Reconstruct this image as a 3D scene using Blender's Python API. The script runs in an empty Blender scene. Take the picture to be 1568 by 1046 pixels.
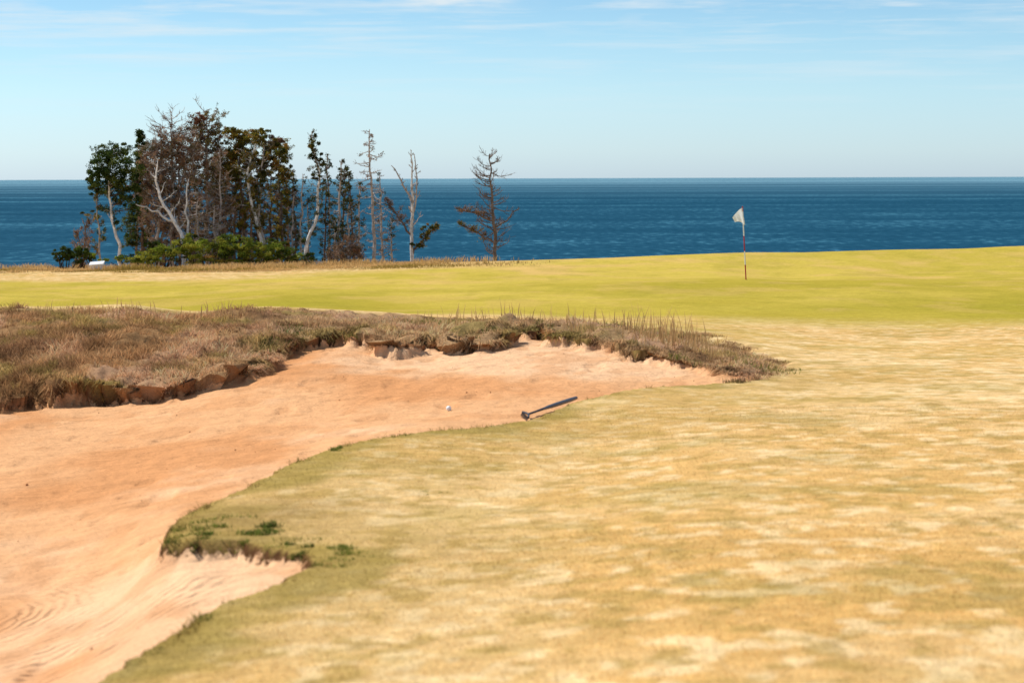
import bpy, math, numpy as np, itertools
from mathutils import Matrix, Vector
rng=np.random.default_rng(7)
F=3702.0; CX=784.0; HZ=272.5; ROLL=5/1568.0
SEA=-15.0
def srgb(r,g,b):
    c=np.array([r,g,b],float)/255
    return np.where(c<=.04045,c/12.92,((c+.055)/1.055)**2.4)
# ------------------------------------------------------------- noise
TAB=rng.random((512,512))
def vnoise(x,y,seed=0):
    x=np.asarray(x,float)+seed*17.31+1000; y=np.asarray(y,float)+seed*9.77+1000
    xi=np.floor(x).astype(int); yi=np.floor(y).astype(int)
    fx=x-xi; fy=y-yi
    fx=fx*fx*fx*(fx*(fx*6-15)+10); fy=fy*fy*fy*(fy*(fy*6-15)+10)
    a=TAB[xi%512,yi%512]; b=TAB[(xi+1)%512,yi%512]; c=TAB[xi%512,(yi+1)%512]; d=TAB[(xi+1)%512,(yi+1)%512]
    return (a*(1-fx)+b*fx)*(1-fy)+(c*(1-fx)+d*fx)*fy-.5
def fbm(x,y,seed=0,o=4,g=.55):
    s=0;am=1
    for i in range(o):
        s=s+am*vnoise(x*2**i*(1+.03*i)+y*.17*i,y*2**i-x*.13*i,seed+i*3); am*=g
    return s
def sstep(a,b,x):
    t=np.clip((x-a)/(b-a),0,1); return t*t*(3-2*t)
# ------------------------------------------------------------- height surfaces
class TPS:
    def __init__(s,pts,lam=1e-4):
        p=np.array(pts,float); s.c=np.stack([(p[:,0]-CX)/F*6,np.log(p[:,1])],1); h=p[:,2]; n=len(p)
        K=s.phi(np.linalg.norm(s.c[:,None]-s.c[None],axis=2))+lam*np.eye(n)
        P=np.c_[np.ones(n),s.c]
        A=np.zeros((n+3,n+3));A[:n,:n]=K;A[:n,n:]=P;A[n:,:n]=P.T
        s.w=np.linalg.solve(A,np.r_[h,0,0,0]); s.n=n
    def phi(s,r): return r*r*np.log(r+1e-9)
    def __call__(s,x,y):
        x=np.atleast_1d(np.asarray(x,float)).ravel(); y=np.atleast_1d(np.asarray(y,float)).ravel()
        out=np.empty(len(x))
        for i in range(0,len(x),50000):
            yy=np.clip(y[i:i+50000],5,130); a=np.clip(x[i:i+50000]/np.maximum(y[i:i+50000],5),-.31,.31)*6
            q=np.stack([a,np.log(yy)],1)
            r2=(q[:,None,0]-s.c[None,:,0])**2+(q[:,None,1]-s.c[None,:,1])**2+1e-16
            out[i:i+50000]=(.5*r2*np.log(r2))@s.w[:s.n]+s.w[s.n]+q@s.w[s.n+1:]
        return out
Gp=[(-300,5,1.8),(300,5,1.7),(784,5,1.64),(1568,5,1.6),(1900,5,1.6),
(1568,8.1,1.7),(784,8.6,1.8),(150,9.2,1.92),(-300,9.5,2.0),(330,10.8,1.93),(487,12,1.93),(265,13.2,1.98),(370,13.2,1.96),(300,13.3,1.96),(460,12.7,1.945),(380,15.7,2.0),(500,18,2.02),(640,19.3,2.03),(880,22.3,2.08),(1080,24.5,2.10),
(1400,13,1.82),(1000,13,1.87),(1400,19.6,2.0),(1100,18,1.97),(1400,26.3,2.15),(1900,13,1.8),(1900,26,2.15),(1200,26,2.14),(-300,15,2.05),(0,19,2.1),
(-300,25.8,2.3),(0,25.9,2.31),(230,25.9,2.27),(390,28.3,2.05),(500,29.5,1.93),(600,29.3,1.97),(720,28.8,2.0),(780,30,1.92),(870,30,1.92),(980,27.8,1.98),(1080,26.4,2.06),(1180,25.8,2.12),
(-300,33,1.78),(0,33,1.77),(200,33.5,1.78),(400,35,1.88),(600,36.6,2.05),(800,36,2.1),(1000,35,2.15),(1150,31,2.17),
(0,29,1.97),(200,29,1.95),(400,31,1.93),(1100,28.5,2.08),
(-300,42,2.5),(0,42,2.5),(300,43,2.5),(600,45,2.52),(900,45,2.58),(1200,42,2.5),(1400,40.8,2.5),(1900,40,2.45),
(-300,60,2.95),(0,60,2.95),(400,60,2.9),(784,60,2.88),(1142,60,2.83),(1500,60,2.8),(1900,60,2.75),
(1000,74,3.12),(1142,74,3.08),(1350,74,3.06),(1568,74,3.0),(1900,74,3.0),(1000,86,3.48),(1200,86,3.56),(1400,86,3.54),(1568,86,3.44),(1900,86,3.3),
(0,76,3.35),(400,76,3.3),(700,76,3.25),
(-300,102,3.9),(0,102,3.9),(400,102,3.8),(784,102,3.53),(1000,104,3.38),(1142,106,3.3),(1350,110,3.3),(1568,113,3.2),(1900,113,3.1)]
Sp=[(-400,8,2.25),(0,11.25,2.35),(0,17,2.45),(0,24,2.45),(-400,24,2.45),(200,13.6,2.25),(300,20,2.32),(500,24,2.25),(686,22.7,2.17),(640,20,2.12),(780,28.8,2.08),(780,30,2.04),(600,29,2.13),(1000,25.3,2.17),(1100,25.3,2.14),(230,26,2.4),(380,12.7,2.04),(300,12.7,2.06),(460,12.3,2.0),(330,11.5,2.06),(200,10.5,2.13),(390,28,2.2),(500,18.6,2.15),(850,23,2.15),(380,16.5,2.2),(250,13.6,2.11),(530,29.5,2.07),(870,29.8,2.05),(980,27.7,2.10)]
Gt=TPS(Gp); St=TPS(Sp)
def P(l):
    o=[]
    for px,py,h in l:
        b=(py-273)/F; y=h/b; o.append(((px-CX)/F*y,y))
    return np.array(o)
sand_poly=P([(-700,625,2.42),(-200,632,2.42),(0,627,2.42),(60,618,2.41),(130,612,2.4),(230,618,2.4),(290,606,2.35),(335,598,2.3),(365,580,2.25),(390,560,2.2),(440,546,2.13),(490,533,2.08),(530,526,2.05),(560,532,2.07),(600,547,2.13),(650,541,2.12),(700,545,2.12),(745,540,2.1),(765,524,2.05),(785,518,2.02),(860,521,2.03),(885,535,2.05),(930,540,2.07),(975,545,2.08),(1005,560,2.12),(1065,566,2.13),(1105,577,2.14),(1165,585,2.14),
(1080,593,2.12),(960,605,2.1),(880,617,2.08),(820,637,2.05),(760,648,2.04),(640,662,2.03),(560,674,2.02),(500,690,2.02),(440,715,2.01),(375,748,2.0),(310,775,1.99),(275,798,1.98),(255,835,2.0),(300,840,2.0),(370,840,2.0),(420,850,1.99),(470,858,1.98),(488,868,1.95),(440,890,1.94),(390,910,1.94),(330,935,1.93),(240,990,1.92),(150,1046,1.92),(60,1110,1.92),(-100,1190,1.95),(-700,1250,1.98)])
rough_poly=P([(-700,629,2.42),(0,640,2.42),(130,630,2.4),(230,632,2.4),(335,610,2.3),(390,570,2.2),(530,534,2.05),(600,552,2.13),(745,546,2.1),(785,522,1.98),(860,526,2.0),(975,552,2.08),(1085,586,2.14),(1190,588,2.14),(1218,574,2.12),(1150,540,2.16),(1080,512,2.16),(1000,502,2.15),(880,496,2.12),(800,492,2.1),(700,487,2.08),(600,482,2.05),(400,472,1.88),(200,470,1.78),(0,468,1.75),(-700,468,1.75)])
green_poly=np.array([((px-CX)/F*y,y) for px,y in [(-700,37),(0,37),(300,38),(500,40),(700,42),(900,43),(1080,42.5),(1250,42),(1568,43),(2300,43),(2300,130),(1400,130),(1000,130),(820,98),(500,92),(350,84),(120,82),(-100,86),(-700,86)]])
def sdf(poly,x,y):
    x=np.ravel(x);y=np.ravel(y); out=np.empty(len(x))
    A=poly;B=np.roll(poly,-1,0)
    for i in range(0,len(x),40000):
        X=x[i:i+40000,None];Y=y[i:i+40000,None]
        ex=B[:,0]-A[:,0];ey=B[:,1]-A[:,1]
        wx=X-A[:,0];wy=Y-A[:,1]
        t=np.clip((wx*ex+wy*ey)/(ex*ex+ey*ey),0,1)
        d=np.sqrt(((wx-t*ex)**2+(wy-t*ey)**2).min(1))
        c=((A[:,1]>Y)!=(B[:,1]>Y))&(X<ex*(Y-A[:,1])/(np.where(ey==0,1e-9,ey))+A[:,0])
        out[i:i+40000]=np.where(c.sum(1)%2==1,-d,d)
    return out
def crest(x,y):
    a=np.clip(x/np.maximum(y,5),-.35,.35)*F+CX
    return np.interp(a,[-300,784,1000,1142,1350,1568,1900],[102,102,104,106,110,113,113])
def ground_full(x,y):
    yc=crest(x,y); ycl=np.minimum(y,yc)
    g=-Gt(x*ycl/np.maximum(y,5e-1),ycl) - ROLL*np.clip(x,-30,30)
    d=np.maximum(y-yc,0); g=g-np.where(d<12,.010*d*d,1.44+(d-12)*.24+.006*(d-12)**2)
    n=len(x);near=(y<45)&(y>4)&(x>-12)&(x<8)
    s=g.copy();s[near]=-St(x[near],y[near])-ROLL*np.clip(x[near],-30,30)
    far=~near&(y<45);s[far]=g[far]-.3
    sd=np.full(n,9.0);rd=np.full(n,9.0)
    sd[near]=sdf(sand_poly,x[near],y[near]); rd[near]=sdf(rough_poly,x[near],y[near])
    back=sstep(1.2,0,rd)
    sd=np.where(np.abs(sd)<2, sd+back*(.24*fbm(x*1.5,y*1.2,3,2)+.34*fbm(x*4,y*3,4,2)+.14*fbm(x*11,y*8,7,2))*(.4+.6*sstep(2.4,1.2,x))+(1-back)*(.05*fbm(x*3,y*3,5,3)+.035*vnoise(x*14,y*12,6)),sd)
    rough=sstep(.25,-.25,rd+.5*fbm(x*1.1,y*.8,9,3))*sstep(-.02,.03,sd)
    right=sstep(2.6,1.2,x)*sstep(-5.8,-4.5,x)
    g=g+.010*fbm(x*.9,y*.9,11,3)+rough*(.07*fbm(x*.9,y*.8,21,3)+.14*(.5+fbm(x*2.6,y*2.2,22,3))*sstep(2.2,.4,sd)*(.25+.75*right)+.10*fbm(x*3.4,y*2.9,23,3)-.05)
    # crumbled face: the edge drops away softly in places and steeply in others
    wdt=.08+.16*back*sstep(-.1,.3,fbm(x*1.7,y*1.5,26,2))
    k=sstep(.02,1,(-sd)/wdt+.02)
    s2=s+.022*fbm(x*.55,y*.5,31,3)+.018*fbm(x*1.9,y*1.4,33,3)+.014*vnoise(x*6,y*4.5,35)+.008*vnoise(x*14,y*10,36)
    fp=sstep(.28,.42,vnoise(x*3.2,y*2.4,39));s2=s2-.022*fp
    s2=s2-.01*back*sstep(-.45,-.08,sd)+.05*back*sstep(-.4,-.1,sd)*sstep(.1,.4,fbm(x*4,y*3,27,2))
    s2=np.minimum(s2,g-.02)
    z=g*(1-k)+s2*k+.03*back*vnoise(x*13,y*11,28)*sstep(.15,.0,np.abs(sd+.03))
    z=np.maximum(z,SEA-2)
    rr=np.hypot(x+3.05,(y-13.3)*.75);rk_=sstep(15.5,13.0,y)*sstep(8.5,9.5,y)*sstep(.1,.5,rr)*sstep(2.4,1.7,rr)*sstep(-.3,-.7,sd)
    return z,sd,rd,rough,back,rk_
# terrain grid
ys=[-12.0]
while ys[-1]<190: ys.append(ys[-1]+.0045*math.sqrt(ys[-1]**2+25)*(1 if 6.5<ys[-1]<108 else 4)*(.55 if 24<ys[-1]<32 else 1))
ys=np.array(ys)
ac=np.r_[-np.geomspace(3.0,.31,36),np.linspace(-.30,.30,640),np.geomspace(.31,3.0,36)]
W=np.sqrt(ys**2+25)
X=(ac[None]*W[:,None]);Y=np.repeat(ys[:,None],len(ac),1);nr,nc=X.shape
x=X.ravel();y=Y.ravel()
z,sd,rd,rough,back,rk_=ground_full(x,y)
S2=sd.reshape(nr,nc)
gy_,gc_=np.gradient(S2);dyr=np.gradient(ys)[:,None];dxc=np.gradient(ac)[None]*W[:,None]
gx_=gc_/dxc;gy_=gy_/dyr;gn=np.hypot(gx_,gy_)+1e-6;gx_/=gn;gy_/=gn
push=(back*(.04+.15*sstep(-.2,.3,fbm(x*1.3,y*1.1,25,3)))*(.35+.65*sstep(-5.6,-4,x))*(.3+.7*sstep(2.2,1.2,x))*(1+1.0*vnoise(x*9,y*8,29))+(1-back)*.02)*sstep(-.075,.0,sd)*sstep(.32,.05,sd)
push[(np.abs(sd)>.5)]=0
PX=(-gx_.ravel()*push);PY=(-gy_.ravel()*push)
FLD=np.stack([z,sd,rd,rough,PX,PY],-1).reshape(nr,nc,6)
def ground(x,y,full=False):
    x=np.atleast_1d(np.asarray(x,float)).ravel(); y=np.atleast_1d(np.asarray(y,float)).ravel()
    r=np.interp(y,ys,np.arange(nr));c=np.interp(x/np.sqrt(y*y+25),ac,np.arange(nc))
    r0=np.clip(r.astype(int),0,nr-2);c0=np.clip(c.astype(int),0,nc-2);fr=(r-r0)[:,None];fc=(c-c0)[:,None]
    v=(FLD[r0,c0]*(1-fc)+FLD[r0,c0+1]*fc)*(1-fr)+(FLD[r0+1,c0]*(1-fc)+FLD[r0+1,c0+1]*fc)*fr
    if full=='push': return v
    return (v[:,0],v[:,1],v[:,2],v[:,3]) if full else v[:,0]
# ------------------------------------------------------------- mesh accumulator
class Acc:
    def __init__(s): s.v=[];s.f=[];s.c=[];s.m=[];s.n=0
    def add(s,v,f,c,m=0):
        v=np.asarray(v,float);f=np.asarray(f,int)
        c=np.asarray(c,float)
        if c.ndim==1: c=np.tile(c,(len(v),1))
        s.v.append(v);s.f.append(f+s.n);s.c.append(c);s.m.append(np.full(len(f),m));s.n+=len(v)
    def obj(s,name,mats,loc=(0,0,0),smooth=False):
        v=np.concatenate(s.v)-np.array(loc);f=np.concatenate(s.f);c=np.concatenate(s.c);m=np.concatenate(s.m)
        return mkobj(name,v,f,mats,loc,{'Col':c},m,smooth)
def mkobj(name,v,f,mats,loc=(0,0,0),colattrs={},mi=None,smooth=False,floats={}):
    me=bpy.data.meshes.new(name); k=f.shape[1]
    me.vertices.add(len(v)); me.vertices.foreach_set('co',v.astype(np.float32).ravel())
    me.loops.add(f.size); me.loops.foreach_set('vertex_index',f.astype(np.int32).ravel())
    me.polygons.add(len(f)); me.polygons.foreach_set('loop_start',np.arange(0,f.size,k,dtype=np.int32))
    me.update(calc_edges=True)
    if smooth: me.polygons.foreach_set('use_smooth',np.ones(len(f),bool))
    if mi is not None: me.polygons.foreach_set('material_index',mi.astype(np.int32))
    for n,c in colattrs.items():
        at=me.attributes.new(n,'FLOAT_COLOR','POINT'); at.data.foreach_set('color',np.c_[c,np.ones(len(c))].astype(np.float32).ravel())
    for n,c in floats.items():
        at=me.attributes.new(n,'FLOAT','POINT'); at.data.foreach_set('value',c.astype(np.float32))
    for m in (mats if isinstance(mats,list) else [mats]): me.materials.append(m)
    ob=bpy.data.objects.new(name,me); ob.location=loc; bpy.context.collection.objects.link(ob); return ob
# ------------------------------------------------------------- materials
def newmat(n):
    m=bpy.data.materials.new(n);m.use_nodes=True;nt=m.node_tree;nt.nodes.clear();return m,nt
def N(nt,t,**k):
    n=nt.nodes.new(t)
    for a,b in k.items(): setattr(n,a,b)
    return n
def simple(name,col,rough=.6,spec=.3,noise=.0,scale=20,metal=0,trans=0):
    m,nt=newmat(name);L=nt.links.new
    o=N(nt,'ShaderNodeOutputMaterial');p=N(nt,'ShaderNodeBsdfPrincipled')
    p.inputs['Roughness'].default_value=rough;p.inputs['Specular IOR Level'].default_value=spec;p.inputs['Metallic'].default_value=metal
    t=N(nt,'ShaderNodeTexCoord');nz=N(nt,'ShaderNodeTexNoise');nz.inputs['Scale'].default_value=scale;nz.inputs['Detail'].default_value=4
    L(t.outputs['Object'],nz.inputs['Vector'])
    r=N(nt,'ShaderNodeMapRange');r.inputs['To Min'].default_value=1-noise;r.inputs['To Max'].default_value=1+noise
    L(nz.outputs['Fac'],r.inputs['Value'])
    mx=N(nt,'ShaderNodeMix',data_type='RGBA',blend_type='MULTIPLY');mx.inputs['Factor'].default_value=1
    mx.inputs['A'].default_value=(*col,1);L(r.outputs['Result'],mx.inputs['B']);L(mx.outputs['Result'],p.inputs['Base Color'])
    if trans:
        tb=N(nt,'ShaderNodeBsdfTranslucent');tb.inputs[0].default_value=(*col,1);ms=N(nt,'ShaderNodeMixShader');ms.inputs[0].default_value=trans
        L(p.outputs[0],ms.inputs[1]);L(tb.outputs[0],ms.inputs[2]);L(ms.outputs[0],o.inputs[0])
    else: L(p.outputs[0],o.inputs[0])
    return m
veg,nt=newmat('vegetation');L=nt.links.new
o=N(nt,'ShaderNodeOutputMaterial');at=N(nt,'ShaderNodeAttribute',attribute_name='Col')
d=N(nt,'ShaderNodeBsdfDiffuse')
tr=N(nt,'ShaderNodeBsdfTranslucent');mx=N(nt,'ShaderNodeMixShader');mx.inputs[0].default_value=.35
L(at.outputs['Color'],d.inputs[0]);L(at.outputs['Color'],tr.inputs['Color']);L(d.outputs[0],mx.inputs[1]);L(tr.outputs[0],mx.inputs[2]);L(mx.outputs[0],o.inputs[0])
bark,nt=newmat('bark');L=nt.links.new
o=N(nt,'ShaderNodeOutputMaterial');at=N(nt,'ShaderNodeAttribute',attribute_name='Col');d=N(nt,'ShaderNodeBsdfDiffuse')
t=N(nt,'ShaderNodeTexCoord');nz=N(nt,'ShaderNodeTexNoise');nz.inputs['Scale'].default_value=6;nz.inputs['Detail'].default_value=5;L(t.outputs['Object'],nz.inputs['Vector'])
r=N(nt,'ShaderNodeMapRange');r.inputs['From Min'].default_value=.3;r.inputs['From Max'].default_value=.7;r.inputs['To Min'].default_value=.55;r.inputs['To Max'].default_value=1.3;L(nz.outputs['Fac'],r.inputs['Value'])
mx=N(nt,'ShaderNodeMix',data_type='RGBA',blend_type='MULTIPLY');mx.inputs['Factor'].default_value=1
L(at.outputs['Color'],mx.inputs['A']);L(r.outputs['Result'],mx.inputs['B']);L(mx.outputs['Result'],d.inputs[0]);L(d.outputs[0],o.inputs[0])
gm,nt=newmat('turf_and_sand');L=nt.links.new
o=N(nt,'ShaderNodeOutputMaterial');p=N(nt,'ShaderNodeBsdfDiffuse')
geo=N(nt,'ShaderNodeNewGeometry')
def noise(scale,detail=4,rough=.6,vec=None,strx=1,stry=1):
    mp=N(nt,'ShaderNodeMapping');mp.inputs['Scale'].default_value=(strx,stry,1);L(geo.outputs['Position'],mp.inputs['Vector'])
    n=N(nt,'ShaderNodeTexNoise');n.inputs['Scale'].default_value=scale;n.inputs['Detail'].default_value=detail;n.inputs['Roughness'].default_value=rough;L(mp.outputs[0],n.inputs['Vector']);return n.outputs['Fac']
def mr(v,a,b,c,d_):
    r=N(nt,'ShaderNodeMapRange');r.inputs['From Min'].default_value=a;r.inputs['From Max'].default_value=b;r.inputs['To Min'].default_value=c;r.inputs['To Max'].default_value=d_;L(v,r.inputs['Value']);return r.outputs['Result']
def mul(c,v):
    m=N(nt,'ShaderNodeMix',data_type='RGBA',blend_type='MULTIPLY');m.inputs['Factor'].default_value=1;L(c,m.inputs['A']);L(v,m.inputs['B']);return m.outputs['Result']
def M(op,a,b):
    n=N(nt,'ShaderNodeMath',operation=op)
    for i,v in enumerate((a,b)):
        if isinstance(v,(int,float)): n.inputs[i].default_value=v
        else: L(v,n.inputs[i])
    return n.outputs[0]
gc=N(nt,'ShaderNodeAttribute',attribute_name='gcol').outputs['Color'];sc=N(nt,'ShaderNodeAttribute',attribute_name='scol').outputs['Color']
sda=N(nt,'ShaderNodeAttribute',attribute_name='sd').outputs['Fac'];rka=N(nt,'ShaderNodeAttribute',attribute_name='rk').outputs['Fac']
g1=mul(gc,mr(noise(7,5,.7),.3,.7,.83,1.17)); g1=mul(g1,mr(noise(50,2,.7),.3,.7,.80,1.20)); g1=mul(g1,mr(noise(2.2,4,.65,None,.6,1),.3,.7,.93,1.07))
s1=mul(sc,mr(noise(3,6,.6),.3,.7,.94,1.06)); s1=mul(s1,mr(noise(40,3,.7),.3,.7,.89,1.11)); s1=mul(s1,mr(noise(5,4,.6,None,.3,2.2),.3,.7,.92,1.08))
ad=M('ADD',sda,mr(noise(22,3,.6),0,1,-.07,.07))
mk=mr(ad,-.012,.012,1,0)
mm=N(nt,'ShaderNodeMix',data_type='RGBA');L(mk,mm.inputs['Factor']);L(g1,mm.inputs['A']);L(s1,mm.inputs['B']);L(mm.outputs['Result'],p.inputs[0])
sub=N(nt,'ShaderNodeVectorMath',operation='SUBTRACT');L(geo.outputs['Position'],sub.inputs[0]);sub.inputs[1].default_value=(-3.05,13.3,0)
mlt=N(nt,'ShaderNodeVectorMath',operation='MULTIPLY');L(sub.outputs[0],mlt.inputs[0]);mlt.inputs[1].default_value=(1,.75,0)
ln=N(nt,'ShaderNodeVectorMath',operation='LENGTH');L(mlt.outputs[0],ln.inputs[0])
wob=mr(noise(1.6,3,.5),0,1,-.10,.10)
sn=M('SINE',M('MULTIPLY',M('ADD',ln.outputs['Value'],wob),2*math.pi/.07),0)
brk=mr(noise(4,3,.6),.36,.6,.15,1)
hgt=M('ADD',M('MULTIPLY',noise(12,6,.65),1.0),M('MULTIPLY',M('MULTIPLY',M('MULTIPLY',sn,rka),brk),.42))
sx0=N(nt,'ShaderNodeSeparateXYZ');L(geo.outputs['Position'],sx0.inputs[0])
sn2=M('SINE',M('MULTIPLY',M('ADD',M('ADD',sx0.outputs['Y'],M('MULTIPLY',sx0.outputs['X'],.25)),mr(noise(.7,3,.5),0,1,-.4,.4)),2*math.pi/.17),0)
hgt=M('ADD',hgt,M('MULTIPLY',M('MULTIPLY',sn2,mr(noise(1.3,3,.5),.45,.62,0,.28)),mk))
hgt=M('ADD',hgt,M('MULTIPLY',M('MULTIPLY',mr(noise(4.5,4,.6),.3,.7,0,1.0),mk),1.0))
bp=N(nt,'ShaderNodeBump');bp.inputs['Strength'].default_value=.8;bp.inputs['Distance'].default_value=.025;L(hgt,bp.inputs['Height']);L(bp.outputs[0],p.inputs['Normal'])
L(p.outputs[0],o.inputs[0])
# ------------------------------------------------------------- ground colour
C_tan=srgb(208,168,108);C_tan2=srgb(234,206,158);C_olive=srgb(172,142,80);C_gold=srgb(208,163,95)
C_green=srgb(168,150,58);C_green2=srgb(190,167,76);C_green3=srgb(146,138,48)
C_sand=srgb(216,164,118);C_sandr=srgb(202,142,94);C_sandl=srgb(226,184,144)
def mixc(a,b,t): return a*(1-t[:,None])+b*t[:,None]
def turfcol(x,y,sd):
    n=len(x); c=np.tile(C_tan,(n,1))
    c=mixc(c,C_gold,sstep(24,8,y)*sstep(-2,2.0,x)*.7)
    c=mixc(c,C_tan2,.30*sstep(-.2,.4,fbm(x*.6,y*.5,40,3)))
    c=mixc(c,C_tan2,.70*sstep(.0,.42,fbm(x*6.2,y*4.6,41,3)))
    c=mixc(c,C_olive,.70*sstep(.0,.42,fbm(x*5.6,y*4.6,44,3)+.10*sstep(0,-3,x)))
    c=mixc(c,srgb(150,134,70),.35*sstep(.1,.5,fbm(x*.9,y*.8,45,4)))
    c=mixc(c,srgb(136,122,60),.75*sstep(.42,.05,np.abs(sd)+.55*fbm(x*1.5,y*1.5,46,3)))
    c=mixc(c,C_olive,.40*sstep(2.5,.3,np.abs(sd)+1.5*fbm(x*.8,y*.8,47,3)))
    tong=np.exp(-(((x+1.45)/.55)**2+((y-14.0)/1.0)**2))
    c=mixc(c,srgb(150,122,74),.6*tong)
    return c
def roughcol(x,y):
    left=sstep(-2.0,-4.5,x)
    c=mixc(np.tile(srgb(208,168,124),(len(x),1)),srgb(186,144,100),left)
    c=mixc(c,srgb(226,178,140),.8*sstep(0,.4,fbm(x*1.3,y*.9,61,4)))
    c=mixc(c,srgb(128,94,62),.75*sstep(.0,.42,fbm(x*1.5,y*1.1,64,4)+.08*left))
    c=mixc(c,srgb(158,144,76),.6*sstep(.15,.45,fbm(x*1.3,y*1.1,67,4)+.10*sstep(-3,4,x)))
    return c
def groundcol(x,y,sd,rd,rough,back):
    c=turfcol(x,y,sd)
    gd=sdf(green_poly,x,y)+3.5*fbm(x*.10,y*.08,51,3)
    gr=mixc(np.tile(C_green,(len(x),1)),C_green2,sstep(-.3,.4,fbm(x*.09,y*.06,53,4)))
    gr=mixc(gr,C_green3,.6*sstep(-.1,.5,fbm(x*.2,y*.09,55,3))*sstep(75,45,y))
    gr=mixc(gr,C_green2,.5*sstep(70,80,y))
    gr=mixc(gr,C_tan,.6*sstep(.0,.5,fbm(x*.25,y*.12,57,4))*sstep(60,90,y))
    gr=mixc(gr,C_tan,.25*sstep(.0,.4,fbm(x*.8,y*.3,58,3)))
    gr=mixc(gr,C_green3*.9,.25*sstep(.0,.4,fbm(x*1.2,y*.35,49,3)))
    c=mixc(c,gr,sstep(3.5,-3.5,gd)*(y>32))
    fr=sstep(62,46,y)*sstep(28,38,y)
    c=mixc(c,C_green*1.0,.35*fr*sstep(-.3,.3,fbm(x*.3,y*.15,59,3)))
    far=sstep(96,103,y)*sstep(4,-4,x)
    c=mixc(c,srgb(176,142,90),far*.8)
    rc=roughcol(x,y)*.55
    c=mixc(c,rc,rough)
    c=mixc(c,mixc(np.tile(srgb(158,112,76),(len(x),1)),srgb(74,52,36),sstep(-.25,.25,fbm(x*4,y*3,97,3))),sstep(.06,-.02,sd)*sstep(.8,0,rd))  # bare dirt face; its dark patches also paint in shade below the back lip
    c=mixc(c,srgb(84,58,38),sstep(.01,-.02,sd)*sstep(.8,1.5,rd))  # underside shade of the near lip, put in as a dark earth colour
    cl=sstep(8,20,y-crest(x,y)); c=mixc(c,srgb(150,85,60),cl)
    return c
def sandcol(x,y):
    c=np.tile(C_sand,(len(x),1))
    c=mixc(c,C_sandr,.85*sstep(-.12,.3,fbm(x*.35,y*.22,71,4)+.28*sstep(22,14,y)-.25*sstep(-3,0,x)))
    c=mixc(c,C_sandl,.8*sstep(0,.45,fbm(x*.5,y*.4,74,4)+.25*sstep(21,27,y)))
    c=mixc(c,C_sandl,.7*sstep(1.1,.4,np.abs(sdf(sand_poly,x,y)))*sstep(15,13,y))
    c=mixc(c,C_sandr*.9,.4*sstep(.1,.4,fbm(x*3,y*1.5,77,3)))
    return c
gcol=groundcol(x,y,sd,rd,rough,back);scol=np.tile(C_sand,(len(x),1));q=sd<.5;scol[q]=sandcol(x[q],y[q])
sdsh=sd+.075*back+.05*(1-back)
idx=np.arange(nr*nc).reshape(nr,nc)
f=np.stack([idx[:-1,:-1],idx[:-1,1:],idx[1:,1:],idx[1:,:-1]],-1).reshape(-1,4)
gdv=np.full(len(x),9.);q=(y>30)&(y<135);gdv[q]=sdf(green_poly,x[q],y[q])
fs=sd[f].mean(1);fr_=rough[f].mean(1);fg=gdv[f].mean(1)
lab=np.zeros(len(f),int);lab[fg<0]=3;lab[fr_>.5]=2;lab[fs<-.3]=1
V=np.stack([x+PX,y+PY,z],1)
for k,nm in enumerate(['fairway_ground','sand_bunker','rough_grass_bank','putting_green']):
    ff=f[lab==k];u,inv=np.unique(ff,return_inverse=True)
    mkobj(nm,V[u],inv.reshape(ff.shape),gm,(0,0,0),{'gcol':gcol[u],'scol':scol[u]},None,True,{'sd':sdsh[u],'rk':rk_[u]})
# ------------------------------------------------------------- blades
def blades(acc,x,y,h,w,col,lean=.4,five=False,hang=None,zoff=-.01):
    n=len(x);g_=ground(x,y,'push');z=g_[:,0]+zoff
    az=rng.random(n)*2*np.pi;wx=np.cos(az)*w/2;wy=np.sin(az)*w/2
    la=rng.random(n)*2*np.pi;lr=lean*h*(rng.random(n)*.8+.2)
    B=np.stack([x+g_[:,4],y+g_[:,5],z],1);Wd=np.stack([wx,wy,0*wx],1)
    up=np.stack([np.cos(la)*lr,np.sin(la)*lr,h],1)
    if hang is not None: up2=up+hang
    else: up2=up
    if five:
        m=B+up*np.array([.4,.4,.62]);t=B+up2
        v=np.stack([B-Wd,B+Wd,m+Wd*.8,m-Wd*.8,t],1).reshape(-1,3)
        i=np.arange(n)[:,None]*5
        f=np.concatenate([i+[[0,1,2]],i+[[0,2,3]],i+[[3,2,4]]],0)
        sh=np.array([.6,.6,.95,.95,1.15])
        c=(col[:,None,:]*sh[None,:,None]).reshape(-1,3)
    else:
        v=np.stack([B-Wd,B+Wd,B+up2],1).reshape(-1,3);i=np.arange(n)[:,None]*3;f=i+[[0,1,2]]
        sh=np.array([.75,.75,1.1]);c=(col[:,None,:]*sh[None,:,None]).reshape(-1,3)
    acc.add(v,f,c)
A=Acc();n=330000
ly=rng.uniform(np.log(24.5),np.log(39),n);yy=np.exp(ly);xx=rng.uniform(-.28,.135,n)*yy
_,s_,r_,ro=ground(xx,yy,True)
den=sstep(-.25,.25,fbm(xx*3.2,yy*2.8,83,3))
k=(ro>.3)&(s_>.0)&(rng.random(n)<.08+.92*den*np.interp(xx/yy,[-.1,.02],[1,.7]))
xx=xx[k];yy=yy[k];m=len(xx)
clump=vnoise(xx*5,yy*4,84)+.5;big=fbm(xx*1.2,yy*1.1,85,2)+.5
h=(.03+.15*clump*big*rng.random(m)+.04*rng.random(m))*np.interp(xx/yy,[-.2,-.05,.11],[1.15,.9,.6])*sstep(36.5,31,yy)**.5
h=np.maximum(h,.02)
col=np.minimum(roughcol(xx,yy)*rng.uniform(.65,1.55,m)[:,None]*(.62+.85*clump)[:,None],.85)
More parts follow.
